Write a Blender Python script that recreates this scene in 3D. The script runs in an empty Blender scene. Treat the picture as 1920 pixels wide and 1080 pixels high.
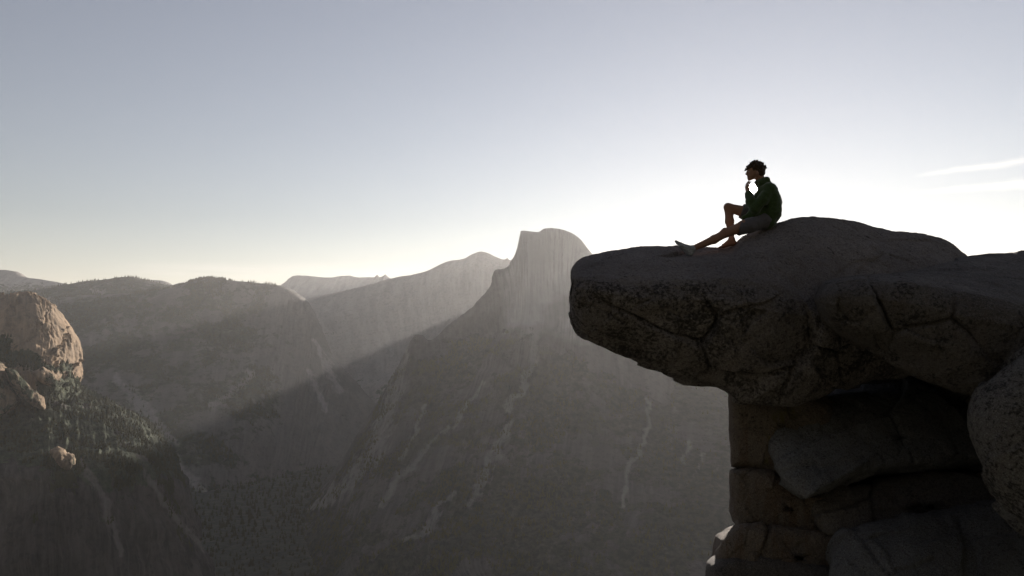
import bpy, math, random
import numpy as np
from mathutils import Vector, Matrix
from mathutils.bvhtree import BVHTree

SC = bpy.context.scene
COL = SC.collection
random.seed(7); RNG = np.random.default_rng(11)
R = math.radians

# ------------------------------------------------------------------ camera
FPX = 1920 * 28.0 / 36.0            # focal length in photo pixels
PITCH = R(3.07)
cd = bpy.data.cameras.new('camera'); cam = bpy.data.objects.new('camera', cd); COL.objects.link(cam)
cd.lens = 28.0; cd.sensor_width = 36.0; cd.clip_start = 0.05; cd.clip_end = 60000
cam.location = (0, 0, 0); cam.rotation_euler = (R(90) + PITCH, 0, 0)
SC.camera = cam

def ray(px, py):
    x = (np.asarray(px, float) - 960) / FPX; y = (540 - np.asarray(py, float)) / FPX
    Y = math.cos(PITCH) - y * math.sin(PITCH); Z = math.sin(PITCH) + y * math.cos(PITCH)
    return np.stack([x, Y, Z], -1)
def P(px, py, d):
    """world point seen at a photo pixel, d metres in front of the viewpoint (along +Y)"""
    v = ray(px, py); return v * (np.asarray(d, float) / v[..., 1])[..., None]
def project(p):
    Y, Z = p[..., 1], p[..., 2]
    f = Y * math.cos(PITCH) + Z * math.sin(PITCH); u = -Y * math.sin(PITCH) + Z * math.cos(PITCH)
    return 960 + FPX * p[..., 0] / f, 540 - FPX * u / f

# ------------------------------------------------------------------ sky, sun, exposure
SUN_DIR = ray(1412, 353); SUN_DIR = SUN_DIR / np.linalg.norm(SUN_DIR)
SUN_EL = math.asin(SUN_DIR[2]); SUN_AZ = math.atan2(SUN_DIR[0], SUN_DIR[1])   # azimuth from +Y towards +X
SKY_STRENGTH = 0.051
SUN_STRENGTH = 5.0
HAZE_DENSITY = 1.85e-5
HAZE_G = 0.56

SC.render.engine = 'CYCLES'
SC.view_settings.view_transform = 'Standard'; SC.view_settings.look = 'None'
SC.view_settings.gamma = 1.0; SC.view_settings.use_curve_mapping = False
SC.view_settings.exposure = 1.06
SC.cycles.use_denoising = True
SC.cycles.max_bounces = 4; SC.cycles.diffuse_bounces = 3; SC.cycles.volume_bounces = 0
SC.cycles.volume_max_steps = 64

class NT:
    """small helper for node trees"""
    def __init__(s, tree): s.t = tree; s.t.nodes.clear()
    def n(s, kind, **kw):
        nd = s.t.nodes.new(kind)
        for k, v in kw.items(): setattr(nd, k, v)
        return nd
    def put(s, sock, v):
        if v is None: return
        if isinstance(v, bpy.types.NodeSocket): s.t.links.new(v, sock)
        else: sock.default_value = v
    def m(s, op, a, b=None, c=None, clamp=False):
        nd = s.n('ShaderNodeMath', operation=op); nd.use_clamp = clamp
        for i, v in enumerate((a, b, c)): s.put(nd.inputs[i], v)
        return nd.outputs[0]
    def mix(s, f, a, b, blend='MIX'):
        nd = s.n('ShaderNodeMix', data_type='RGBA', blend_type=blend)
        s.put(nd.inputs['Factor'], f); s.put(nd.inputs[6], a); s.put(nd.inputs[7], b)
        return nd.outputs[2]
    def sstep(s, v, lo, hi, a=0.0, b=1.0):
        nd = s.n('ShaderNodeMapRange', interpolation_type='SMOOTHSTEP')
        s.put(nd.inputs['Value'], v); s.put(nd.inputs['From Min'], lo); s.put(nd.inputs['From Max'], hi)
        s.put(nd.inputs['To Min'], a); s.put(nd.inputs['To Max'], b); return nd.outputs[0]
    def noise(s, vec, scale, detail=4.0, rough=0.55, dist=0.0):
        nd = s.n('ShaderNodeTexNoise'); s.put(nd.inputs['Vector'], vec)
        nd.inputs['Scale'].default_value = scale; nd.inputs['Detail'].default_value = detail
        nd.inputs['Roughness'].default_value = rough; nd.inputs['Distortion'].default_value = dist
        return nd.outputs['Fac']
    def vscale(s, vec, xyz):
        nd = s.n('ShaderNodeVectorMath', operation='MULTIPLY'); s.put(nd.inputs[0], vec); nd.inputs[1].default_value = xyz
        return nd.outputs[0]
    def xyz(s, x, y, z):
        nd = s.n('ShaderNodeCombineXYZ')
        for i, v in enumerate((x, y, z)): s.put(nd.inputs[i], v)
        return nd.outputs[0]
    def attr(s, name): return s.n('ShaderNodeAttribute', attribute_name=name).outputs['Fac']

world = bpy.data.worlds.new('World'); SC.world = world; world.use_nodes = True
w = NT(world.node_tree)
sky = w.n('ShaderNodeTexSky', sky_type='NISHITA'); sky.sun_disc = False
sky.sun_elevation = SUN_EL; sky.sun_rotation = SUN_AZ
sky.altitude = 2200; sky.air_density = 1.5; sky.dust_density = 0.15; sky.ozone_density = 2.0
dirn = w.n('ShaderNodeTexCoord').outputs['Generated']
sep = w.n('ShaderNodeSeparateXYZ'); w.put(sep.inputs[0], dirn)
az = w.m('ARCTAN2', sep.outputs[0], sep.outputs[1]); el = w.m('ARCSINE', sep.outputs[2])
def wisp(a_on, a_full, a_end, e0, slope, w0, w1, k):
    """a thin streak of cirrus along a line in azimuth / elevation"""
    t = w.m('SUBTRACT', az, a_on)
    wob = w.m('MULTIPLY', w.m('SUBTRACT', w.noise(w.xyz(az, 0.0, 3.0 * k), 14.0, 3.0), 0.5), 0.012)
    mid = w.m('ADD', w.m('ADD', w.m('MULTIPLY', t, slope), e0), wob)
    wid = w.m('MAXIMUM', w.m('MULTIPLY_ADD', t, w1, w0), 0.001)
    q = w.m('DIVIDE', w.m('ABSOLUTE', w.m('SUBTRACT', el, mid)), wid)
    body = w.m('SUBTRACT', 1.0, w.sstep(q, 0.0, 1.0))
    env = w.m('MULTIPLY', w.sstep(az, a_on, a_full), w.m('SUBTRACT', 1.0, w.sstep(az, a_end, a_end + 0.25)))
    tex = w.sstep(w.noise(w.xyz(w.m('MULTIPLY', az, 9.0), w.m('MULTIPLY', el, 140.0), k), 1.0, 5.0, 0.6), 0.2, 0.7)
    return w.m('MULTIPLY', w.m('MULTIPLY', body, env), tex)
def ang(px, py):
    v = ray(px, py); return math.atan2(v[0], v[1]), math.asin(v[2] / np.linalg.norm(v))
a1, e1 = ang(1700, 331); a2, e2 = ang(1690, 364); a1e, e1e = ang(1920, 300)
cl = w.m('ADD', wisp(a1, a1 + .05, .75, e1, (e1e - e1) / (a1e - a1), .0035, .03, 1.0),
         wisp(a2, a2 + .07, .8, e2, 0.015, .003, .05, 2.0))
aw, ew = ang(180, 505)
low = w.m('MULTIPLY', wisp(aw, aw + .1, .0, ew, 0.01, .012, .02, 3.0), 0.4)
cl = w.m('ADD', cl, low)
hs = w.n('ShaderNodeHueSaturation'); hs.inputs['Saturation'].default_value = 0.55; w.put(hs.inputs['Color'], sky.outputs[0])
bg = w.n('ShaderNodeBackground'); bg.inputs['Strength'].default_value = SKY_STRENGTH
skyt = w.mix(1.0, hs.outputs[0], (1.055, 0.962, 0.99, 1), 'MULTIPLY')
skyc = w.mix(w.m('MULTIPLY', cl, 0.5), skyt, (11.5, 10.4, 9.6, 1))
# the sun's own disc, half a degree wide
vd = w.n('ShaderNodeVectorMath', operation='DOT_PRODUCT'); w.put(vd.inputs[0], dirn); vd.inputs[1].default_value = tuple(SUN_DIR)
disc = w.sstep(vd.outputs['Value'], math.cos(R(0.33)), math.cos(R(0.25)))
skyc = w.mix(disc, skyc, (500, 470, 420, 1))
w.put(bg.inputs['Color'], skyc)
w.put(w.n('ShaderNodeOutputWorld').inputs['Surface'], bg.outputs[0])

sd = bpy.data.lights.new('sun', 'SUN'); sun = bpy.data.objects.new('sun', sd); COL.objects.link(sun)
sd.energy = SUN_STRENGTH; sd.angle = R(0.53); sd.color = (1.0, 0.9, 0.79)
sun.rotation_euler = Vector(SUN_DIR).to_track_quat('Z', 'Y').to_euler()

# ------------------------------------------------------------------ numeric helpers
_perm = np.arange(256); np.random.default_rng(3).shuffle(_perm); _perm = np.tile(_perm, 3).astype(np.int64)
_g = np.random.default_rng(4).normal(size=(256, 3)); _g /= np.linalg.norm(_g, axis=1)[:, None]
_gx, _gy, _gz = [np.ascontiguousarray(_g[:, k].astype(np.float32)) for k in range(3)]
_p2 = _perm.astype(np.int32)
def _pn(p):
    x, y, z = p[:, 0], p[:, 1], p[:, 2]
    xi, yi, zi = np.floor(x), np.floor(y), np.floor(z)
    fx, fy, fz = (x - xi).astype(np.float32), (y - yi).astype(np.float32), (z - zi).astype(np.float32)
    xi, yi, zi = xi.astype(np.int32) & 255, yi.astype(np.int32) & 255, zi.astype(np.int32) & 255
    fade = lambda f: f * f * f * (f * (f * 6 - 15) + 10)
    u, v, w = fade(fx), fade(fy), fade(fz); out = np.zeros(len(x), np.float32)
    for dx in (0, 1):
        hx = _p2[xi + dx]; gx = fx - dx; wx = u if dx else 1 - u
        for dy in (0, 1):
            hy = _p2[hx + yi + dy]; gy = fy - dy; wxy = wx * (v if dy else 1 - v)
            for dz in (0, 1):
                h = _p2[hy + zi + dz] & 255
                out += wxy * (w if dz else 1 - w) * (_gx[h] * gx + _gy[h] * gy + _gz[h] * (fz - dz))
    return out
def pnoise(p):
    q = np.asarray(p, float).reshape(-1, 3); out = np.empty(len(q), np.float32)
    for k in range(0, len(q), 16384): out[k:k + 16384] = _pn(q[k:k + 16384])
    return out.reshape(p.shape[:-1]).astype(float)
def fbm(p, scale, octaves=5, gain=0.5, ridged=False):
    a, s, out = 1.0, scale, 0.0
    for k in range(octaves):
        n = pnoise(p * s + 17.3 * k)
        out = out + a * ((0.5 - np.abs(n) * 1.6) if ridged else n); a *= gain; s *= 2.03
    return out
def crspline(a, n, periodic=False):
    """Catmull-Rom resample of axis 0 to n points"""
    a = np.asarray(a, float); m = len(a)
    if periodic:
        t = np.arange(n) * m / n; i = np.floor(t).astype(int); idx = lambda k: a[(i + k) % m]
    else:
        t = np.linspace(0, m - 1, n); i = np.minimum(np.floor(t).astype(int), m - 2)
        ext = np.concatenate([[2 * a[0] - a[1]], a, [2 * a[-1] - a[-2]]]); idx = lambda k: ext[i + 1 + k]
    f = (t - i).reshape((-1,) + (1,) * (a.ndim - 1))
    p0, p1, p2, p3 = idx(-1), idx(0), idx(1), idx(2)
    return 0.5 * (2 * p1 + (p2 - p0) * f + (2 * p0 - 5 * p1 + 4 * p2 - p3) * f ** 2 + (3 * p1 - p0 - 3 * p2 + p3) * f ** 3)
def linres(a, n):
    a = np.asarray(a, float); t = np.linspace(0, len(a) - 1, n); i = np.minimum(t.astype(int), len(a) - 2)
    f = (t - i).reshape((-1,) + (1,) * (a.ndim - 1)); return a[i] * (1 - f) + a[i + 1] * f
def grid_normals(g, wrap=False):
    if wrap: du = np.roll(g, -1, 1) - np.roll(g, 1, 1)
    else: du = np.gradient(g, axis=1)
    n = np.cross(du, np.gradient(g, axis=0)); return n / (np.linalg.norm(n, axis=-1, keepdims=True) + 1e-12)
def seg_dist(px, py, line):
    d = np.full(px.shape, 1e9); w_ = np.zeros(px.shape)
    for (x0, y0, r0), (x1, y1, r1) in zip(line[:-1], line[1:]):
        vx, vy = x1 - x0, y1 - y0; t = np.clip(((px - x0) * vx + (py - y0) * vy) / (vx * vx + vy * vy + 1e-9), 0, 1)
        q = np.hypot(px - x0 - t * vx, py - y0 - t * vy) / (r0 + (r1 - r0) * t)
        d = np.minimum(d, q)
    return d

def mesh_obj(name, verts, faces, mat, parent=None, smooth=True, attrs=None, local=True):
    verts = np.asarray(verts, float).reshape(-1, 3)
    loc = np.array([0, 0, 0.])
    if local and parent is None:
        loc = np.array([verts[:, 0].mean(), verts[:, 1].mean(), verts[:, 2].min()])
    me = bpy.data.meshes.new(name)
    # faces: a list of int arrays, each (n, k) with its own k
    blocks = faces if isinstance(faces, list) else [faces]
    blocks = [np.asarray(q, np.int32) for q in blocks]
    idx = np.concatenate([q.ravel() for q in blocks]); tot = np.concatenate([np.full(len(q), q.shape[1], np.int32) for q in blocks])
    me.vertices.add(len(verts)); me.vertices.foreach_set('co', (verts - loc).astype(np.float32).ravel())
    me.loops.add(len(idx)); me.loops.foreach_set('vertex_index', idx)
    me.polygons.add(len(tot)); me.polygons.foreach_set('loop_start', np.r_[0, np.cumsum(tot)[:-1]].astype(np.int32)); me.polygons.foreach_set('loop_total', tot)
    me.update(calc_edges=True)
    me.polygons.foreach_set('use_smooth', np.full(len(me.polygons), smooth))
    for an, av in (attrs or {}).items():
        at = me.attributes.new(an, 'FLOAT', 'POINT'); at.data.foreach_set('value', np.asarray(av, np.float32).ravel())
    me.materials.append(mat)
    o = bpy.data.objects.new(name, me); COL.objects.link(o); o.location = loc
    if parent is not None: o.parent = parent
    return o
def grid_faces(r, c, wrap=False):
    i, j = np.meshgrid(np.arange(r - 1), np.arange(c if wrap else c - 1), indexing='ij')
    a = i * c + j; b = i * c + (j + 1) % c
    return np.stack([a, b, b + c, a + c], -1).reshape(-1, 4)
def tag(o, label=None, cat=None, group=None, kind=None):
    for k, v in (('label', label), ('category', cat), ('group', group), ('kind', kind)):
        if v: o[k] = v
    return o

# ------------------------------------------------------------------ materials
def new_mat(name):
    m = bpy.data.materials.new(name); m.use_nodes = True; t = NT(m.node_tree)
    out = t.n('ShaderNodeOutputMaterial'); b = t.n('ShaderNodeBsdfPrincipled')
    t.put(out.inputs['Surface'], b.outputs[0]); return m, t, b
def bump(t, b, h, strength, dist):
    nd = t.n('ShaderNodeBump'); nd.inputs['Strength'].default_value = strength; nd.inputs['Distance'].default_value = dist
    t.put(nd.inputs['Height'], h); t.put(b.inputs['Normal'], nd.outputs[0])

def mountain_mat(name, rock=(0.30, 0.27, 0.245),  dark=(0.15, 0.14, 0.135), wood=(0.035, 0.042, 0.028), streak=160.0, wood_scale=0.02):
    m, t, b = new_mat(name)
    pos = t.n('ShaderNodeNewGeometry').outputs['Position']
    su, sv = t.attr('su'), t.attr('sv')
    st = t.noise(t.xyz(t.m('MULTIPLY', su, streak), t.m('MULTIPLY', sv, 9.0), 0.0), 1.0, 5.0, 0.62)
    big = t.noise(pos, 0.006, 5.0, 0.6)
    fine = t.noise(pos, 0.05, 5.0, 0.65)
    c = t.mix(t.sstep(st, 0.3, 0.7), (*dark, 1), (*rock, 1))
    c = t.mix(t.m('MULTIPLY', t.sstep(big, 0.42, 0.65), 0.5), c, (rock[0] * 1.12, rock[1] * 1.05, rock[2], 1))
    c = t.mix(t.m('MULTIPLY', t.sstep(fine, 0.5, 0.62), 0.45), c, (dark[0] * .7, dark[1] * .7, dark[2] * .7, 1))
    c = t.mix(t.attr('bare'), c, t.mix(t.m('MULTIPLY', t.sstep(st, 0.6, 0.36), t.sstep(big, 0.35, 0.6)), (0.33, 0.307, 0.285, 1), (0.21, 0.195, 0.182, 1)))
    wn = t.noise(pos, wood_scale, 4.0, 0.7)
    wm = t.sstep(t.m('ADD', t.attr('wood'), t.m('MULTIPLY', t.m('SUBTRACT', wn, 0.5), 1.3)), 0.42, 0.58)
    wc = t.mix(t.sstep(fine, 0.35, 0.65), (*wood, 1), (wood[0] * 2.0, wood[1] * 1.9, wood[2] * 1.7, 1))
    c = t.mix(wm, c, wc)
    sm = t.sstep(t.m('ADD', t.attr('scree'), t.m('ADD', t.m('MULTIPLY', t.m('SUBTRACT', fine, 0.5), 1.6), t.m('MULTIPLY', t.m('SUBTRACT', st, 0.5), 1.8))), 0.15, 1.3)
    c = t.mix(t.m('MULTIPLY', sm, 0.8), c, (rock[0] * 2.0, rock[1] * 2.0, rock[2] * 2.0, 1))
    t.put(b.inputs['Base Color'], c); b.inputs['Roughness'].default_value = 0.95; b.inputs['Specular IOR Level'].default_value = 0.1
    h = t.m('ADD', t.m('MULTIPLY', st, 0.5), t.m('ADD', t.m('MULTIPLY', fine, 0.8), t.m('MULTIPLY', t.m('MULTIPLY', t.noise(pos, 0.11, 4.0, 0.7), wm), 1.2)))
    bump(t, b, h, 0.8, 8.0)
    return m

def rock_mat(name, base=(0.17, 0.15, 0.135), dark=(0.014, 0.0125, 0.012), lichen=0.5, warm=0.3, pale=0.25, yellow=None, seed=0.0):
    m, t, b = new_mat(name)
    gpos = t.n('ShaderNodeNewGeometry').outputs['Position']
    ad = t.n('ShaderNodeVectorMath', operation='ADD'); t.put(ad.inputs[0], gpos); ad.inputs[1].default_value = (seed, seed * .7, -seed)
    pos = ad.outputs[0]
    blot = t.noise(pos, 0.9, 6.0, 0.62, 0.3); mid = t.noise(pos, 4.0, 6.0, 0.68, 0.2)
    grain = t.noise(pos, 34.0, 4.0, 0.7); crys = t.noise(pos, 90.0, 2.0, 0.6)
    run = t.noise(t.vscale(pos, (7.0, 7.0, 0.9)), 1.0, 5.0, 0.65)
    c = t.mix(t.sstep(blot, 0.3, 0.7), (base[0] * .62, base[1] * .62, base[2] * .64, 1), (*base, 1))
    c = t.mix(t.m('MULTIPLY', t.sstep(run, 0.45, 0.68), warm), c, (0.12, 0.075, 0.047, 1))
    c = t.mix(t.m('MULTIPLY', t.sstep(crys, 0.5, 0.66), 0.45), c, (base[0] * 2.0, base[1] * 2.0, base[2] * 2.0, 1))
    c = t.mix(t.m('MULTIPLY', t.sstep(grain, 0.52, 0.66), 0.6), c, (dark[0] * 2, dark[1] * 2, dark[2] * 2, 1))
    lm = t.m('ADD', t.m('MULTIPLY', blot, 0.3), t.m('ADD', t.m('MULTIPLY', mid, 0.5), t.m('MULTIPLY', t.noise(pos, 24.0, 5.0, 0.75), 0.7)))
    lm = t.m('ADD', lm, t.m('MULTIPLY', t.attr('shade_crust'), 0.11))  # added lichen that deepens the shaded faces by colour
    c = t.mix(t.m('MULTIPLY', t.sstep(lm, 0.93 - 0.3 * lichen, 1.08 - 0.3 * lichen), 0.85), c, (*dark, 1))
    pn = t.noise(pos, 15.0, 5.0, 0.75); pm = t.m('MULTIPLY', t.sstep(pn, 0.57, 0.64), pale)
    c = t.mix(pm, c, (0.20, 0.19, 0.175, 1))
    if yellow is not None:
        ym = t.m('MULTIPLY', t.m('MULTIPLY', t.attr('yellow'), 0.8), t.sstep(t.noise(t.vscale(pos, (14, 14, 4)), 1.0, 6.0, 0.75), 0.45, 0.62))
        c = t.mix(ym, c, (*yellow, 1))
    t.put(b.inputs['Base Color'], c); b.inputs['Roughness'].default_value = 0.9; b.inputs['Specular IOR Level'].default_value = 0.25
    h = t.m('ADD', t.m('MULTIPLY', mid, 1.0), t.m('ADD', t.m('MULTIPLY', grain, 0.45), t.m('MULTIPLY', crys, 0.15)))
    bump(t, b, h, 1.0, 0.09)
    return m

def plain_mat(name, col, rough=0.85, scale=40.0, var=0.25, bstr=0.2, bdist=0.004, sheen=0.0, trans=0.0):
    m, t, b = new_mat(name)
    pos = t.n('ShaderNodeNewGeometry').outputs['Position']; n = t.noise(pos, scale, 4.0, 0.6)
    c = t.mix(t.sstep(n, 0.3, 0.7), tuple(v * (1 - var) for v in col) + (1,), tuple(v * (1 + var) for v in col) + (1,))
    t.put(b.inputs['Base Color'], c); b.inputs['Roughness'].default_value = rough
    b.inputs['Specular IOR Level'].default_value = 0.25; b.inputs['Sheen Weight'].default_value = sheen
    bump(t, b, n, bstr, bdist); return m

# ------------------------------------------------------------------ mountains
def mountain(name, rows, nu, nv, mat, label, disp, wood=None, scree=(), crest_row=None, back=None, seed=0.0, linear_v=False, kind='structure', post=None, ampf=None, crest_at=3, bare=None):
    """rows: list of control rows, each an (n,3) array of world points, from behind the crest to the front foot"""
    g = np.array(rows, float)
    g = (linres if linear_v else crspline)(g, nv)
    g = crspline(np.swapaxes(g, 0, 1), nu); g = np.swapaxes(g, 0, 1)         # nv x nu x 3
    nrm = grid_normals(g)
    p = g + seed
    su = np.broadcast_to(np.linspace(0, 1, nu)[None, :], (nv, nu)); sv = np.broadcast_to(np.linspace(0, 1, nv)[:, None], (nv, nu))
    amp, scale = disp
    n1 = fbm(p, scale, 6, 0.52, ridged=True)
    uv = np.stack([su * 60, sv * 6, np.full_like(su, seed)], -1)
    n2 = fbm(uv, 1.0, 4, 0.55)
    cv = crest_at / (len(rows) - 1.0); k = 0.22 + 0.78 * np.clip(np.abs(sv - cv) / 0.16, 0, 1)
    if ampf is not None: k = k * ampf(*project(g))
    g = g + nrm * ((amp * n1 + amp * 0.45 * n2) * k)[..., None]
    if post is not None: g = post(g, su, sv)
    px, py = project(g)
    wv = np.zeros(px.shape) if wood is None else wood(px, py, g, nrm)
    sc = np.zeros(px.shape)
    for line in scree: sc = np.maximum(sc, 1.0 * np.clip(1.35 - 0.62 * seg_dist(px + 14 * fbm(p, scale * 3, 4), py + 10 * fbm(p + 9, scale * 3, 4), line), 0, 1))
    o = mesh_obj(name, g, grid_faces(nv, nu), mat, attrs={'su': su, 'sv': sv, 'wood': wv, 'scree': sc, 'bare': np.zeros(px.shape) if bare is None else bare(px, py, g)})
    tag(o, label, 'mountain', kind=kind)
    return g, nrm, wv
def crest_back(c, *steps):
    """rows behind a crest: (distance back, drop) pairs, farthest first"""
    return [c + np.array([0, s, -dz]) for s, dz in reversed(steps)]
def keyed(keys, n):
    """fill a row of n columns from a few {column: (px,py,d)}"""
    k = sorted(keys); a = np.array([keys[q] for q in k], float)
    i = np.arange(n); return P(*[np.interp(i, k, a[:, j]) for j in range(3)])

M_far = mountain_mat('far_granite', (0.28, 0.265, 0.25), (0.2, 0.19, 0.18), streak=50)
M_slab = mountain_mat('slab_granite', (0.26, 0.24, 0.22), (0.18, 0.168, 0.156), streak=60)
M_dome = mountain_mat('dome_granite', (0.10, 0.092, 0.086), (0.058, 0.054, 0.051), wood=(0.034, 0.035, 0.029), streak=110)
M_wood = mountain_mat('wooded_slope', (0.135, 0.124, 0.113), (0.09, 0.083, 0.077), streak=60)
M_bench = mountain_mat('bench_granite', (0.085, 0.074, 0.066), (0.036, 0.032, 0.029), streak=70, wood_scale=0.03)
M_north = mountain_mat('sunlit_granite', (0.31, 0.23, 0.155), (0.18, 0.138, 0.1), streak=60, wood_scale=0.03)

def pts(seq): a = np.array(seq, float); return P(a[:, 0], a[:, 1], a[:, 2])

# most distant jagged range
C = pts([(420, 560, 9000), (500, 548, 9000), (532, 531, 9000), (546, 520, 9000), (556, 516, 9000), (580, 517, 9000), (612, 520, 9000), (640, 517, 9000), (655, 516, 9000), (670, 519, 9000),
         (690, 519, 9000), (702, 519, 9000), (707, 515, 9000), (712, 519, 9000), (718, 517, 9000), (723, 514, 9000), (728, 519, 9000), (742, 523, 9000), (800, 531, 9000), (900, 545, 9000), (1060, 552, 9000),
         (1300, 560, 9000), (1600, 548, 9000), (1900, 556, 9000), (2200, 560, 9000)])
mountain('far_range', crest_back(C, (300, 150), (900, 700), (1500, 1500)) + [C] + [C + np.array([0, -400, -180]), C + np.array([0, -1400, -500]), C + np.array([0, -2600, -1000]), C + np.array([0, -3400, -1950])],
         420, 90, M_far, 'pale jagged far range on the skyline between the wooded ridge and the slab mountain', (26, 0.0035), seed=5.0)
# left back range
C = pts([(-260, 515, 8000), (-120, 503, 8000), (-40, 504, 8000), (10, 506, 8000), (32, 510, 8000), (48, 519, 8000), (75, 523, 8000), (105, 528, 8000), (150, 536, 8000), (220, 538, 8000), (258, 530, 8000), (272, 525, 8000),
         (300, 525, 8000), (314, 529, 8000), (322, 534, 8000), (338, 530, 8000), (352, 531, 8000), (380, 545, 8000), (480, 565, 8000)])
mountain('back_range', crest_back(C, (250, 120), (800, 600), (1500, 1500)) + [C] + [C + np.array([0, -350, -140]), C + np.array([0, -1100, -400]), C + np.array([0, -2000, -800]), C + np.array([0, -2600, -1600])],
         320, 90, M_far, 'hazy bare shoulder on the skyline at the far left', (22, 0.004), wood=lambda px, py, g, n: np.clip((py - 515) / 40, 0, .55), seed=9.0)
# wooded ridge, left
C = pts([(-300, 560, 6300), (-150, 552, 6300), (0, 547, 6300), (80, 542, 6300), (130, 532, 6300), (165, 527, 6300), (205, 523, 6300), (240, 519, 6300), (262, 522, 6300), (285, 528, 6300), (322, 536, 6300), (360, 546, 6300), (430, 562, 6300), (520, 590, 6300)])
ridge_g = mountain('wooded_ridge', crest_back(C, (250, 90), (700, 500), (1100, 1700)) + [C] + [C + np.array([0, -400, -110]), C + np.array([0, -900, -330]), C + np.array([0, -1500, -620]), C + np.array([0, -2100, -1700])],
         380, 120, M_wood, 'wooded ridge behind the sunlit dome with a pale rock patch below its crest', (20, 0.005),
         wood=lambda px, py, g, n: 0.62 + 0.25 * fbm(g, 0.004, 3), scree=[[(172, 545, 4), (190, 548, 7), (198, 551, 3)]], seed=13.0)
# slab mountain behind the big dome
C = pts([(470, 640, 6720), (530, 590, 6720), (577, 560, 6760), (640, 546, 6800), (700, 531, 6800), (735, 521, 6800), (770, 515, 6800), (800, 507, 6800), (822, 497, 6800), (845, 488, 6800), (868, 485, 6800), (886, 476, 6800), (903, 471, 6800), (918, 475, 6800),
         (933, 482, 6800), (945, 486, 6800), (951, 483, 6800), (957, 487, 6800), (964, 483, 6800), (972, 494, 6800), (982, 528, 6800), (1000, 530, 6800), (1030, 516, 6800), (1062, 502, 6800), (1092, 490, 6800), (1112, 484, 6800), (1150, 477, 6800), (1400, 477, 6800), (1700, 480, 6800), (2100, 500, 6800)])  # unseen crest right of the peak shaped to cut a crisp shadow in haze
n = len(C); zc = C[:, 2]
def down(dy, zt):     # rows run from crest height to a target height
    q = C.copy(); q[:, 1] -= dy; q[:, 2] = zc + (np.minimum(zt, zc - 20) - zc); return q
mountain('slab_mountain', crest_back(C, (200, 150), (700, 700), (1100, 1900)) + [C] + [C + np.array([0, -350, -170]), C * np.array([.9, .9, 1]) + np.array([0, 0, 0]) - np.array([0, 0, 1]) * (0.42 * (zc + 1000))[:, None], C * np.array([.83, .82, 1]) - np.array([0, 0, 1]) * (0.66 * (zc + 1000))[:, None],
         C * np.array([.76, .74, 1]) - np.array([0, 0, 1]) * (0.88 * (zc + 1000))[:, None], C * np.array([.7, .68, 1]) - np.array([0, 0, 1]) * (zc + 1060)[:, None]],
         460, 220, M_slab, 'long pale granite slab mountain with a peaked crest behind the big dome', (24, 0.0045),
         wood=lambda px, py, g, n: np.clip(0.1 + 0.5 * fbm(g, 0.0025, 4) + (py - 600) / 500, 0, .8), seed=21.0)
# wooded ridge with a rounded cliff, left wall of the canyon
kc = [(-150, 575, 5600), (0, 566, 5600), (150, 556, 5600), (260, 548, 5600), (330, 537, 5600), (360, 527, 5600), (388, 522, 5600), (430, 527, 5600), (480, 531, 5600), (525, 537, 5600), (555, 553, 5580), (574, 572, 5550), (586, 600, 5530), (594, 635, 5500), (612, 665, 5500), (645, 700, 5500), (700, 760, 5500), (760, 820, 5600)]
C = pts(kc); n = len(kc)
rows = crest_back(C, (300, 60), (900, 500), (1400, 1400)) + [C,
    keyed({0: (-150, 640, 5000), 6: (382, 565, 5420), 9: (520, 575, 5430), 11: (572, 600, 5420), 13: (590, 680, 5350), 15: (636, 730, 5300), 17: (750, 860, 5300)}, n),
    keyed({0: (-150, 690, 4700), 6: (380, 625, 5150), 9: (510, 640, 5200), 11: (566, 670, 5230), 13: (588, 720, 5200), 15: (626, 760, 5150), 17: (740, 880, 5100)}, n),
    keyed({0: (-150, 760, 4300), 6: (375, 705, 4750), 9: (495, 720, 4850), 11: (552, 745, 4950), 13: (580, 775, 5000), 15: (615, 805, 4950), 17: (730, 905, 4900)}, n),
    keyed({0: (-150, 850, 3900), 6: (370, 800, 4300), 9: (480, 805, 4450), 11: (540, 820, 4600), 13: (570, 840, 4700), 15: (600, 860, 4700), 17: (720, 930, 4700)}, n),
    keyed({0: (-150, 960, 3500), 6: (370, 900, 4000), 9: (470, 905, 4200), 11: (525, 915, 4300), 13: (555, 930, 4350), 15: (590, 945, 4400), 17: (700, 975, 4400)}, n),
    keyed({0: (-150, 1080, 3400), 6: (370, 1060, 3550), 9: (460, 1050, 3700), 11: (510, 1040, 3800), 13: (545, 1035, 3900), 15: (580, 1030, 3950), 17: (690, 1030, 3950)}, n)]
canyon = mountain('canyon_wall', rows, 460, 300, M_wood, 'broad wooded ridge ending in a rounded cliff above the dark canyon', (22, 0.0045),
         wood=lambda px, py, g, n: np.clip(0.55 + 0.5 * fbm(g, 0.004, 4) - 0.35 * np.clip((px - 480) / 80, 0, 1), 0, .9),
         scree=[[(215, 705, 5), (262, 760, 10), (300, 800, 8), (330, 830, 4)], [(470, 700, 5), (440, 735, 8), (400, 760, 6)], [(590, 640, 3), (615, 690, 6), (640, 735, 5)], [(575, 690, 3), (600, 740, 5), (612, 770, 3)], [(300, 830, 6), (350, 890, 9), (390, 930, 5)]], seed=33.0)

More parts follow.
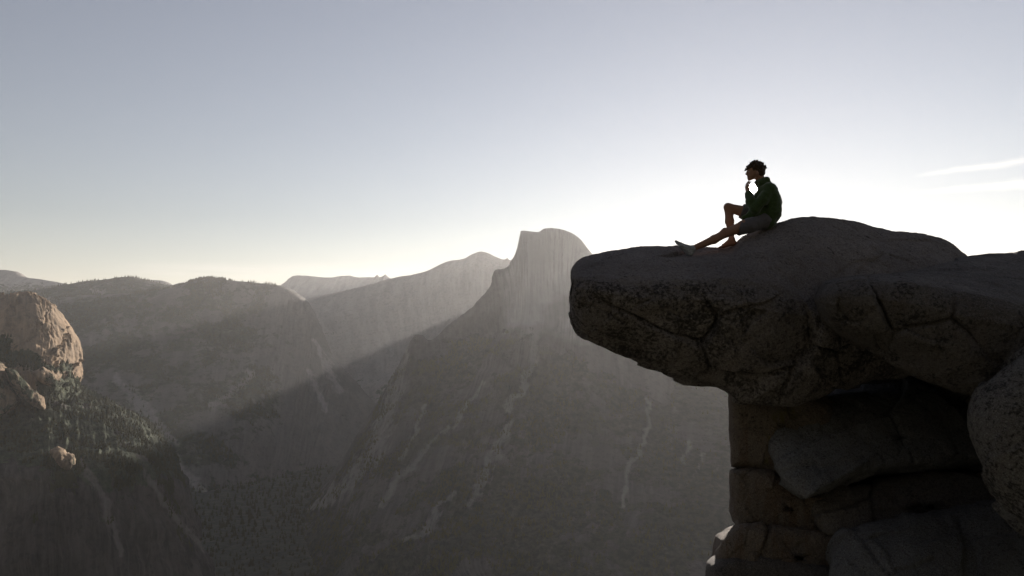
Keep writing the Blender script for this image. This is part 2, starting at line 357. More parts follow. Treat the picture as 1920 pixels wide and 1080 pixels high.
# the great dome with its shoulder and long slopes
hc = [(560, 965, 3619), (640, 860, 3542), (705, 755, 3465), (748, 682, 3388), (772, 636, 3350), (790, 629, 3350), (808, 636, 3373), (838, 612, 3388), (868, 590, 3388), (900, 560, 3388), (918, 538, 3388), (926, 511, 3388), (945, 505, 3380), (960, 490, 3350), (969, 470, 3319), (975, 444, 3303), (980, 437, 3296), (1008, 439, 3311), (1022, 433, 3342), (1045, 433, 3403), (1070, 440, 3465), (1090, 453, 3527), (1106, 470, 3580),
      (1125, 486, 3634), (1170, 479, 3696), (1280, 477, 3773), (1420, 477, 3812), (1700, 485, 3850), (2100, 510, 3850)]  # hidden ridge right of the dome, raised to shade the valley air
C = pts(hc); n = len(hc)
rows = crest_back(C, (95, 30), (330, 260), (700, 900)) + [C,
    keyed({0: (550, 985, 3504), 2: (690, 790, 3350), 5: (786, 668, 3288), 7: (838, 655, 3319), 9: (905, 605, 3326), 13: (966, 545, 3288), 16: (985, 520, 3253), 21: (1085, 520, 3403), 25: (1290, 580, 3542), 28: (2100, 640, 3619)}, n),
    keyed({0: (545, 1000, 3388), 2: (670, 830, 3234), 5: (775, 725, 3157), 7: (825, 705, 3196), 9: (900, 660, 3219), 13: (960, 620, 3211), 16: (985, 605, 3188), 21: (1090, 610, 3272), 25: (1300, 690, 3388), 28: (2100, 740, 3388)}, n),
    keyed({0: (540, 1030, 3196), 2: (640, 890, 3080), 5: (735, 820, 2964), 9: (860, 770, 2964), 16: (960, 750, 2964), 21: (1080, 750, 3003), 25: (1310, 790, 3003), 28: (2100, 830, 3003)}, n),
    keyed({0: (535, 1070, 2964), 2: (620, 960, 2888), 5: (700, 930, 2695), 9: (810, 920, 2618), 16: (920, 920, 2580), 21: (1060, 920, 2580), 25: (1320, 930, 2541), 28: (2100, 950, 2541)}, n),
    keyed({0: (530, 1120, 2695), 2: (600, 1060, 2618), 5: (670, 1060, 2426), 9: (780, 1080, 2272), 16: (890, 1090, 2194), 21: (1050, 1100, 2156), 25: (1330, 1100, 2156), 28: (2100, 1100, 2156)}, n),
    keyed({0: (520, 1230, 2079), 28: (2100, 1230, 2002)}, n)]
def hd_wood(px, py, g, n):
    v = np.clip((py - 600 - 90 * fbm(g, 0.003, 3)) / 140, 0, .58) + 0.6 * fbm(g, 0.0045, 5)
    return v - 0.5 * np.clip((px - 915) / 40, 0, 1) * np.clip((615 - py) / 40, 0, 1)
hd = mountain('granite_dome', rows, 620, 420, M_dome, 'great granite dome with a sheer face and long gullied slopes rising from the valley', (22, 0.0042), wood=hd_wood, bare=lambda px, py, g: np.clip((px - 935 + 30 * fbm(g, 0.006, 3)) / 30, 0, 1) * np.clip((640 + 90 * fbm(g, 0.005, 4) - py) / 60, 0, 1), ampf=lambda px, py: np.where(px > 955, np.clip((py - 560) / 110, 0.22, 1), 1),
         scree=[[(765, 650, 3), (745, 720, 8), (725, 785, 13), (700, 850, 15), (660, 900, 13), (610, 940, 8), (575, 955, 3)],
                [(905, 715, 4), (880, 760, 6), (850, 800, 3)], [(1010, 610, 6), (1000, 660, 7), (985, 720, 6), (955, 770, 5)],
                [(960, 790, 5), (930, 850, 8), (905, 900, 7), (880, 950, 5)], [(840, 800, 3), (790, 850, 4), (750, 900, 5), (715, 945, 5)],
                [(850, 920, 3), (815, 970, 5), (780, 1005, 6), (755, 1015, 3)], [(1215, 750, 2.5), (1218, 800, 3), (1195, 850, 4), (1175, 890, 4), (1170, 950, 3)],
                [(1290, 830, 4), (1285, 870, 3)], [(1315, 850, 3), (1308, 900, 2)], [(800, 760, 3), (775, 820, 4), (750, 860, 3)]], seed=41.0)

# sunlit dome at the left
rows = [pts([(-320, 700, 2700), (-150, 680, 2738), (-20, 650, 2775), (60, 640, 2775), (95, 645, 2775), (100, 660, 2775), (90, 680, 2775), (70, 700, 2775)]),
        pts([(-320, 660, 2550), (-150, 610, 2512), (-30, 572, 2490), (40, 556, 2475), (72, 560, 2498), (84, 585, 2565), (80, 610, 2640), (70, 650, 2700)]),
        pts([(-320, 660, 2400), (-150, 604, 2385), (-30, 565, 2362), (45, 550, 2340), (88, 562, 2355), (108, 580, 2415), (105, 600, 2535), (90, 640, 2670)]),
        pts([(-320, 690, 2212), (-150, 640, 2198), (-30, 600, 2190), (45, 582, 2205), (98, 590, 2265), (136, 612, 2385), (128, 630, 2475), (105, 655, 2655)]),
        pts([(-320, 720, 2145), (-150, 676, 2130), (-30, 640, 2122), (48, 622, 2138), (104, 628, 2205), (151, 645, 2355), (146, 660, 2452), (120, 680, 2640)]),
        pts([(-320, 750, 2092), (-150, 712, 2078), (-30, 676, 2062), (48, 664, 2078), (102, 670, 2145), (154, 684, 2332), (152, 700, 2438), (130, 712, 2625)]),
        pts([(-320, 780, 2055), (-150, 750, 2040), (-30, 722, 2025), (48, 712, 2040), (98, 716, 2100), (149, 722, 2288), (152, 736, 2415), (140, 745, 2610)]),
        pts([(-320, 830, 2032), (-150, 800, 2018), (-30, 780, 2010), (48, 765, 2025), (96, 768, 2085), (147, 775, 2272), (152, 790, 2400), (148, 800, 2602)])]
def nd_wood(px, py, g, n):
    a = np.clip(1 - seg_dist(px, py, [(-80, 640, 26), (0, 655, 28), (45, 668, 26), (95, 690, 15), (132, 690, 9)]) * .6, 0, 1)
    b = np.clip((py - 705 - 60 * fbm(g, 0.01, 3)) / 18, 0, 1)
    return np.clip(np.maximum(a + 0.5 * fbm(g, 0.012, 4), b) * 0.75, 0, 1)
def nd_ledges(g, su, sv):
    # exfoliation steps: shells of rock ending in small ledges
    q = fbm(g, 0.004, 3) * 60 + g[..., 2] * 0.6 + g[..., 0] * 0.35
    saw = (q / 38.0) % 1.0
    nr = grid_normals(g); sgn = np.where(nr[..., 1:2] > 0, -1, 1)
    q2 = fbm(g + 50, 0.006, 3) * 40 + g[..., 0] * 0.75 + g[..., 1] * 0.3 - g[..., 2] * 0.35; groove = np.exp(-(((q2 / 60.0) % 1.0 - 0.5) / 0.05) ** 2)
    return g + nr * sgn * (9.0 * (saw ** 4) - 7.0 * groove * np.clip(0.4 + 2 * fbm(g, 0.009, 3), 0, 1))[..., None]
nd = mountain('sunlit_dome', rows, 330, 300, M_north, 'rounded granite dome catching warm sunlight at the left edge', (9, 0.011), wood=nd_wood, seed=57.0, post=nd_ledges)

# bench and cliffs below it
rows = [pts([(-300, 700, 2512), (-150, 700, 2475), (0, 690, 2475), (80, 700, 2475), (150, 718, 2475), (200, 740, 2490), (250, 765, 2512), (290, 790, 2565), (310, 815, 2625)]),
        pts([(-300, 745, 2138), (-150, 740, 2100), (0, 742, 2062), (80, 752, 2062), (150, 762, 2100), (210, 776, 2152), (265, 795, 2220), (315, 830, 2325), (345, 870, 2438)]),
        pts([(-300, 800, 1950), (-150, 800, 1912), (0, 808, 1875), (80, 818, 1875), (150, 822, 1920), (225, 822, 2002), (285, 838, 2115), (335, 880, 2235), (365, 930, 2325)]),
        pts([(-300, 865, 1800), (-150, 868, 1762), (0, 878, 1725), (80, 880, 1725), (130, 874, 1770), (225, 858, 1890), (292, 872, 2010), (345, 925, 2138), (380, 980, 2250)]),
        pts([(-300, 900, 1755), (-150, 905, 1725), (0, 912, 1691), (80, 914, 1691), (138, 906, 1732), (232, 890, 1852), (300, 905, 1965), (354, 955, 2092), (390, 1005, 2212)]),
        pts([(-300, 1000, 1695), (-150, 1000, 1672), (0, 1000, 1642), (80, 1000, 1642), (145, 996, 1680), (242, 980, 1800), (312, 980, 1920), (368, 1010, 2040), (402, 1040, 2160)]),
        pts([(-300, 1200, 1598), (-150, 1200, 1582), (0, 1200, 1568), (80, 1190, 1568), (152, 1180, 1612), (260, 1150, 1725), (330, 1110, 1845), (384, 1090, 1980), (415, 1090, 2100)]),
        pts([(-300, 1420, 1462), (-150, 1420, 1448), (0, 1420, 1448), (80, 1400, 1462), (165, 1370, 1515), (280, 1310, 1635), (350, 1260, 1762), (405, 1220, 1912), (440, 1200, 2025)])]
def bench_wood(px, py, g, n):
    v = 0.78 - 0.6 * np.clip((py - 872 - 45 * fbm(g, 0.006, 3)) / 50, 0, 1) + 0.5 * fbm(g, 0.008, 4)
    return np.clip(v, 0, 1)
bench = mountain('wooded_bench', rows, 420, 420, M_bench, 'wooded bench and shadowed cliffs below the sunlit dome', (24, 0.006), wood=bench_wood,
         scree=[[(150, 860, 3), (190, 930, 7), (215, 990, 6), (230, 1040, 3)], [(270, 880, 3), (320, 960, 6), (385, 1030, 5)]], seed=63.0)

# bare slabs that catch the sun on the bench
def outcrop(outline, d, front, back_, tilt, label, seed, amp=7.0):
    oo = np.array(outline, float); o = linres(np.r_[oo, oo[:1]], 121)[:-1]; c = o.mean(0)
    ph = np.linspace(0, math.pi, 60); ph[0], ph[-1] = 1e-3, math.pi - 1e-3
    rr = np.sin(ph) ** .7; dd = np.sign(np.cos(ph)) * np.abs(np.cos(ph)) ** .7
    xy = c + rr[:, None, None] * (o - c)[None]
    dep = d + np.where(dd > 0, -front * dd, -back_ * dd)[:, None] + tilt[0] * (xy[..., 0] - c[0]) + tilt[1] * (xy[..., 1] - c[1])
    g = P(xy[..., 0], xy[..., 1], dep); nr = grid_normals(g, True)
    g = g + nr * (amp * (fbm(g + seed, 0.025, 5, 0.6, ridged=True) + 0.5 * np.floor(3 * fbm(g + seed, 0.012, 2)) / 3))[..., None]
    z = np.zeros(g.shape[:2]); ux = xy[..., 0] / 260; uy = (xy[..., 1] - xy[..., 0]) / 260
    ob = mesh_obj('rock_outcrop', g, [grid_faces(60, 120, True), np.arange(120)[None], np.arange(59 * 120, 60 * 120)[None, ::-1]], M_north, attrs={'su': ux, 'sv': uy, 'wood': 0.42 + 0.6 * fbm(g + seed, 0.02, 4), 'scree': z})
    tag(ob, label, 'rock')
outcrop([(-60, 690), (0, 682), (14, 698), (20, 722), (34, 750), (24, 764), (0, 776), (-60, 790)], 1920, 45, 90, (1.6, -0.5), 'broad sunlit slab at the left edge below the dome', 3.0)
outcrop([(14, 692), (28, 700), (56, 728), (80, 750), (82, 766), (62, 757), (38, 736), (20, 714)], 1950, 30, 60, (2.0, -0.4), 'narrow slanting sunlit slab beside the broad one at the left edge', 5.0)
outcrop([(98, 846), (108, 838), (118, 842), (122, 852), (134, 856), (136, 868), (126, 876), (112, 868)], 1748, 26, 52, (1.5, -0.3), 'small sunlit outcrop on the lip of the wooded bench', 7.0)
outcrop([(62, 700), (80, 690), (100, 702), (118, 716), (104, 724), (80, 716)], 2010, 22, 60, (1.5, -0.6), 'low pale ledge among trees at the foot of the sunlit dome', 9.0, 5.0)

# valley floor
m, t, b = new_mat('valley_floor')
pos = t.n('ShaderNodeNewGeometry').outputs['Position']
c = t.mix(t.sstep(t.noise(pos, 0.03, 6.0, 0.7), 0.3, 0.7), (0.03, 0.036, 0.024, 1), (0.085, 0.08, 0.055, 1))
t.put(b.inputs['Base Color'], c); b.inputs['Roughness'].default_value = 1.0
bump(t, b, t.noise(pos, 0.06, 5.0, 0.7), 1.0, 20.0)
gx, gy = np.meshgrid(np.linspace(-13000, 13000, 160), np.linspace(-3300, 15500, 140))
gg = np.stack([gx, gy, np.zeros_like(gx)], -1); gg[..., 2] = -790 + 18 * fbm(gg, 0.0016, 4)
gg[..., 2] -= 0
tag(mesh_obj('ground', gg, grid_faces(140, 160), m, local=False), 'dark wooded valley floor far below the rocks', 'ground', kind='structure')

# unseen mountainside behind the viewpoint, steepened to hold sky light off the rock
gx, gy = np.meshgrid(np.linspace(-900, 900, 150), np.concatenate([np.linspace(-900, -30, 70), np.linspace(-28, 3.2, 50)]))
gg = np.stack([gx, gy, np.zeros_like(gx)], -1)
back = np.clip(-gy - 6, 0, None)
h = -1.75 - 0.12 * np.clip(gy, 0, None) + 1.05 * back ** 1.0 * (1 - np.exp(-back / 14)) + 1.2 * np.clip(back / 60, 0, 1) * 14 * fbm(gg, 0.012, 5) + 0.10 * fbm(gg, 0.5, 4)
edge = np.clip((gy - 1.5) / 1.7, 0, 1); side = np.clip((np.abs(gx) - 9) / 60, 0, 1)
h = h - edge ** 2 * 6 - side * 60 * np.exp(-back / 40)
h = np.where(h > 0, 520 * (1 - np.exp(-h / 520)), h); gg[..., 2] = h
skirt = gg[-1].copy(); skirt[:, 2] -= 850; gg = np.concatenate([gg, skirt[None]], 0)
tag(mesh_obj('sky_block_hillside', gg, grid_faces(gg.shape[0], 150), m, local=False), 'unseen wooded mountainside behind the viewpoint, steepened to block sky light', 'hill', kind='structure')

# ------------------------------------------------------------------ the overhanging rock
def facets(g, nrm, cell, tilt, seed, crack=0.0, wgt=None):
    """break a surface into tilted planes meeting at edges, as fractured granite does"""
    v = g.reshape(-1, 3); rg = np.random.default_rng(int(seed * 10) + 1)
    ext = np.ptp(v, axis=0); area = ext[0] * ext[1] + ext[1] * ext[2] + ext[0] * ext[2]
    k = int(np.clip(1.3 * area / cell ** 2, 3, 90)); c = v[rg.choice(len(v), k, replace=False)]
    w = v + 0.12 * cell * np.stack([fbm(v + seed, 1.7 / cell, 2), fbm(v + seed + 40, 1.7 / cell, 2), fbm(v + seed + 80, 1.7 / cell, 2)], -1)
    best = np.full(len(v), 1e9); idx = np.zeros(len(v), int)
    for j in range(k):
        d = ((w - c[j]) ** 2).sum(1); q = d < best; best[q] = d[q]; idx[q] = j
    tv = rg.normal(size=(k, 3)) * tilt; off = rg.normal(size=k) * tilt * cell * 0.08
    h = ((v - c[idx]) * tv[idx]).sum(1) + off[idx]
    if crack > 0:
        second = np.full(len(v), 1e9)
        for j in range(k):
            d = ((w - c[j]) ** 2).sum(1); q = (idx != j) & (d < second); second[q] = d[q]
        gap = np.sqrt(second) - np.sqrt(best)
        h -= crack * np.exp(-(gap / 0.035) ** 2) * np.clip(0.5 + 2.2 * fbm(v + seed, 0.8, 2), 0, 1)
    h = h - h.mean()
    if wgt is not None: h = h * np.broadcast_to(wgt, g.shape[:2]).ravel()
    return g + nrm * h.reshape(g.shape[:2])[..., None]
def rough(g, nrm, amp, scale, seed, chips=0.5, wgt=None):
    g = facets(g, nrm, 1.8, 0.085 * amp / 0.045, seed, 0.07, wgt); g = facets(g, nrm, 0.6, 0.075 * amp / 0.045, seed + 3, 0.015, wgt)
    p = g + seed
    q = p + 0.25 * np.stack([fbm(p, scale, 2), fbm(p + 31, scale, 2), fbm(p + 57, scale, 2)], -1)
    big = fbm(q, scale, 3, 0.5); ridg = fbm(q, scale * 2.6, 5, 0.55, ridged=True) ; fine = fbm(p, scale * 11, 4, 0.6)
    # broken steps: bands of rock that have flaked away
    st = fbm(q, scale * 0.9, 3) * 3.0; step = (np.floor(st) + np.clip((st - np.floor(st) - 0.5) * 9 + 0.5, 0, 1)) / 3.0
    return g + nrm * (amp * (0.6 * big + 0.4 * ridg + 0.25 * fine) + amp * chips * 0.5 * step)[..., None]

def ring_loft(name, sections, nu, nv, mat, amp, scale, seed, shade_crust=1.0, chips=0.5):
    """sections: list of rings (control points going round the rock), one after another along it"""
    g = np.array(sections, float)
    g = crspline(g, nu); q = np.swapaxes(g, 0, 1)
    g = np.swapaxes(0.35 * crspline(q, nv, periodic=True) + 0.65 * linres(np.concatenate([q, q[:1]]), nv + 1)[:-1], 0, 1)
    nrm = grid_normals(g, True)
    cen = g.mean(axis=1, keepdims=True); out = np.sign(((g - cen) * nrm).sum(-1, keepdims=True).mean()); nrm = nrm * out
    rp = np.arange(nv) * len(sections[0]) / nv
    wgt = 0.16 + 0.84 * np.clip((rp - 2.2) / 1.0, 0, 1) * np.clip((7.2 - rp) / 1.0, 0, 1)
    wgt = wgt[None] * (0.35 + 0.65 * np.clip(np.linspace(0, 1, nu) / 0.22, 0, 1))[:, None]
    g = rough(g, nrm, amp, scale, seed, chips, wgt)
    v = g.reshape(-1, 3); f = [grid_faces(nu, nv, True), np.arange(nv)[None], np.arange((nu - 1) * nv, nu * nv)[None, ::-1]]
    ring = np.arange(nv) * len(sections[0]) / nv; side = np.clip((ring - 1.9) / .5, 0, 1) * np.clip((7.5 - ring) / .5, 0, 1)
    at = {'shade_crust': np.broadcast_to(shade_crust * side[None], (nu, nv))}  # lichen laid heavier on front and underside, darkening them as shade would
    return mesh_obj(name, v, f, mat, attrs=at), v, f

def boulder(name, outline, d, front, back, mat, amp, scale, seed, e=0.6, tilt=(0, 0), M=None, L=None, extra=None, chips=0.5, label=None, res=1.0, cat='rock', centre=None, kind=None):
    oo = np.array(outline, float); o = 0.25 * crspline(oo, 400, periodic=True) + 0.75 * linres(np.r_[oo, oo[:1]], 401)[:-1]
    s = np.r_[0, np.cumsum(np.linalg.norm(np.roll(o, -1, 0) - o, axis=1))]
    M = M or int(260 * res); L = L or int(170 * res)
    tt = np.linspace(0, s[-1], M, endpoint=False); oc = np.r_[o, o[:1]]
    o = np.stack([np.interp(tt, s, oc[:, 0]), np.interp(tt, s, oc[:, 1])], -1)
    c = o.mean(0) if centre is None else np.array(centre, float)
    ph = np.linspace(0, math.pi, L); ph[0], ph[-1] = 4e-4, math.pi - 4e-4
    rr = np.sin(ph) ** e; dd = np.sign(np.cos(ph)) * np.abs(np.cos(ph)) ** e
    xy = c + rr[:, None, None] * (o - c)[None]
    dep = d + np.where(dd > 0, -front * dd, -back * dd)[:, None] + tilt[0] * (xy[..., 0] - c[0]) + tilt[1] * (xy[..., 1] - c[1])
    g = P(xy[..., 0], xy[..., 1], dep)
    nrm = grid_normals(g, True); cen = g.mean((0, 1)); nrm = nrm * np.sign(((g - cen) * nrm).sum(-1).mean())
    g = rough(g, nrm, amp, scale, seed, chips, 0.85)
    v = g.reshape(-1, 3); f = [grid_faces(L, M, True), np.arange(M)[None], np.arange((L - 1) * M, L * M)[None, ::-1]]
    at = {} if extra is None else {k: fn(*project(v)) for k, fn in extra.items()}
    ob = mesh_obj(name, v, f, mat, attrs=at); tag(ob, label, cat, kind=kind)
    return ob

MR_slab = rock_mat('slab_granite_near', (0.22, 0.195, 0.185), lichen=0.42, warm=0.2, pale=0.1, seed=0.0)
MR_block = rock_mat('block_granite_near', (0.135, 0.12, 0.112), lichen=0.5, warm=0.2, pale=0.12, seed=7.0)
MR_pillar = rock_mat('pillar_granite_near', (0.17, 0.14, 0.117), lichen=0.36, warm=0.7, pale=0.05, yellow=(0.13, 0.11, 0.03), seed=13.0)
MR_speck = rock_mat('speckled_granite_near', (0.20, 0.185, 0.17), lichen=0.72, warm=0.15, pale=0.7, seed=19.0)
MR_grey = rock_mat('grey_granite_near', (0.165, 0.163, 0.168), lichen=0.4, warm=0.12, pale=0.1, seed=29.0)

# sections of the overhang: px, top, front edge, foot, depths of crest / front
SEC = [(1071, 509, 522, 556, 10.75, 10.15), (1076, 497, 522, 592, 10.9, 9.95), (1088, 485, 522, 624, 11.05, 9.8), (1112, 477, 524, 634, 11.15, 9.72), (1150, 470, 528, 649, 11.2, 9.68), (1200, 468, 531, 668, 11.2, 9.65),
       (1280, 467, 527, 703, 11.2, 9.62), (1335, 466, 525, 717, 11.15, 9.6), (1366, 463, 526, 738, 11.1, 9.6), (1380, 457, 527, 748, 11.05, 9.6), (1390, 446, 529, 751, 11.0, 9.6), (1408, 438, 531, 752, 11.0, 9.6), (1452, 424, 541, 757, 11.0, 9.6), (1490, 412, 549, 756, 11.1, 9.65),
       (1540, 408, 556, 742, 11.3, 9.7), (1600, 415, 560, 712, 11.5, 9.8), (1655, 429, 562, 700, 11.6, 9.9), (1690, 436, 562, 700, 11.7, 10), (1735, 440, 562, 706, 11.8, 10.1), (1775, 452, 562, 715, 11.9, 10.2), (1808, 477, 566, 722, 12.0, 10.3), (1835, 510, 575, 722, 12.0, 10.4), (1900, 540, 600, 722, 12.0, 10.5)]
secs = []
for (x, T, F, B, dT, dF) in SEC:
    mid = T + (F - T) * 0.42
    secs.append([P(x, T, dT), P(x, mid - 2, dT + (dF - dT) * .55), P(x, F - 3, dF + .08), P(x, F + (B - F) * .2, dF - .06), P(x, F + (B - F) * .6, dF + .12), P(x, B - 2, dF + .5), P(x, B, dF + .8),
                 P(x, B - 30 * min(1, (B - T) / 150), dF + 1.8), P(x, (T + B) / 2, dT + 1.0), P(x, T + 10, dT + .6)])
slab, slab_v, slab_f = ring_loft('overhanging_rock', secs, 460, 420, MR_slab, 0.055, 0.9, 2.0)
tag(slab, 'long overhanging granite slab with a domed top on which the person sits', 'rock')
bvh = BVHTree.FromPolygons(slab_v.tolist(), slab_f[0].tolist())
def hit(px, py):
    v = Vector(ray(px, py)).normalized(); r = bvh.ray_cast(Vector((0, 0, 0)), v); return r[0]

SEC2 = [(1528, 547, 558, 576, 10.2, 9.8), (1536, 536, 550, 596, 10.35, 9.6), (1552, 527, 541, 618, 10.45, 9.20), (1588, 519, 533, 643, 10.6, 9.03), (1640, 513, 528, 668, 10.8, 8.90), (1710, 505, 535, 695, 11.05, 8.80), (1770, 492, 546, 716, 11.35, 8.75), (1812, 481, 553, 732, 11.6, 8.70),
        (1870, 475, 563, 748, 11.8, 8.65), (1930, 472, 575, 762, 11.9, 8.63), (2030, 470, 592, 775, 12.0, 8.63), (2160, 478, 612, 780, 12.0, 8.68), (2300, 540, 640, 740, 11.8, 9.3)]
secs2 = []
for (x, T, F, B, dT, dF) in SEC2:
    secs2.append([P(x, T, dT), P(x, T + (F - T) * .5 - 3, dT + (dF - dT) * .55), P(x, F - 2, dF + .06), P(x, F + (B - F) * .22, dF - .08), P(x, F + (B - F) * .6, dF + .05), P(x, B - 4, dF + .4), P(x, B, dF + .75),
                  P(x, B - 25 * min(1, (B - T) / 150), dF + 2.2), P(x, (T + B) / 2, dT + .9), P(x, T + 10, dT + .6)])
block, _, _ = ring_loft('granite_block', secs2, 300, 300, MR_block, 0.045, 0.9, 6.5, shade_crust=0.25)
tag(block, 'bulging granite block at the right, leaning over the dark hollow', 'rock')
boulder('speckled_boulder', [(1985, 600), (1925, 652), (1882, 690), (1838, 728), (1814, 775), (1815, 820), (1832, 868), (1868, 925), (1915, 980), (1990, 1050), (2100, 1060), (2180, 900), (2150, 700), (2070, 610)],
        8.6, 0.8, 1.4, MR_speck, 0.035, 1.1, 8.0, e=0.75, res=1.1, label='rounded boulder with black and white speckles at the right edge')
boulder('cave_boulder', [(1436, 800), (1470, 765), (1530, 742), (1620, 728), (1760, 730), (1900, 760), (1960, 820), (1940, 880), (1840, 872), (1700, 884), (1590, 898), (1545, 922), (1505, 938), (1462, 900), (1440, 850)],
        11.3, 0.75, 1.6, MR_grey, 0.045, 0.8, 11.0, e=0.55, tilt=(0.0012, -0.006), res=1.1, label='smooth rounded grey boulder wedged inside the dark hollow')
boulder('pillar_rock', [(1364, 738), (1420, 715), (1500, 720), (1560, 760), (1580, 830), (1560, 890), (1500, 915), (1450, 890), (1400, 878), (1371, 874), (1366, 830), (1363, 780)],
        11.2, 0.62, 1.4, MR_pillar, 0.03, 1.0, 15.3, e=0.34, res=1.0, label='rust-stained block with a yellow streak propping the slab',
        extra={'yellow': lambda px, py: np.clip(1.7 - seg_dist(px, py, [(1488, 775, 14), (1460, 790, 11), (1446, 815, 6), (1440, 850, 4), (1434, 885, 3)]), 0, 1)})
boulder('lower_pillar_rock', [(1370, 882), (1410, 874), (1455, 888), (1505, 930), (1560, 930), (1600, 990), (1560, 1030), (1480, 1000), (1425, 992), (1392, 984), (1374, 958), (1369, 920)],
        11.05, 0.6, 1.5, MR_pillar, 0.04, 1.0, 17.0, e=0.34, res=1.0, label='brownish block below the rust-stained one, cracked across its face',
        extra={'yellow': lambda px, py: np.zeros(px.shape)})
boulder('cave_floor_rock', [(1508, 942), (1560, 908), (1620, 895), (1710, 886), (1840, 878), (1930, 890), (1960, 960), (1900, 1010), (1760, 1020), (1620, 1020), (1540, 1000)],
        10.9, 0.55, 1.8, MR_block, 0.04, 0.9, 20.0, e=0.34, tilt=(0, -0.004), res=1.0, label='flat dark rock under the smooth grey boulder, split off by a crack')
boulder('stained_rock', [(1352, 1012), (1388, 988), (1440, 984), (1520, 990), (1600, 1000), (1640, 1060), (1600, 1120), (1480, 1110), (1420, 1062), (1375, 1052), (1350, 1048)],
        10.8, 0.55, 1.6, MR_pillar, 0.04, 1.1, 23.0, e=0.34, res=1.0, label='streaked block low on the pillar, just above the foot ledge', extra={'yellow': lambda px, py: np.zeros(px.shape)})
boulder('foot_ledge_rock', [(1338, 1062), (1372, 1046), (1420, 1040), (1500, 1060), (1600, 1090), (1650, 1200), (1620, 1500), (1450, 1520), (1330, 1400), (1325, 1200), (1336, 1100)],
        10.7, 0.6, 1.8, MR_block, 0.04, 1.0, 26.0, e=0.34, res=1.0, label='lowest block of the pillar, cut by the bottom edge of the picture')
boulder('grey_slab', [(1548, 1035), (1575, 1000), (1610, 978), (1680, 955), (1760, 942), (1850, 936), (1960, 925), (2150, 940), (2250, 1100), (2200, 1400), (1900, 1500), (1620, 1450), (1540, 1250), (1535, 1100)],
        9.9, 0.75, 1.5, MR_grey, 0.045, 0.9, 29.0, e=0.42, tilt=(-0.0005, -0.0035), res=1.3, label='large flat grey block filling the lower right corner', centre=(1800, 1150))
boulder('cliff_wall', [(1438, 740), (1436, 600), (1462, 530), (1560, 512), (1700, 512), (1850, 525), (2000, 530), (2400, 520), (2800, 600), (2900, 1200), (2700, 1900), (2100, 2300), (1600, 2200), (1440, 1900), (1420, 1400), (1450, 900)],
        13.7, 1.4, 6.0, MR_block, 0.05, 0.4, 35.0, e=0.5, res=0.9, label='dark rock wall at the back of the hollow', centre=(1950, 1100))

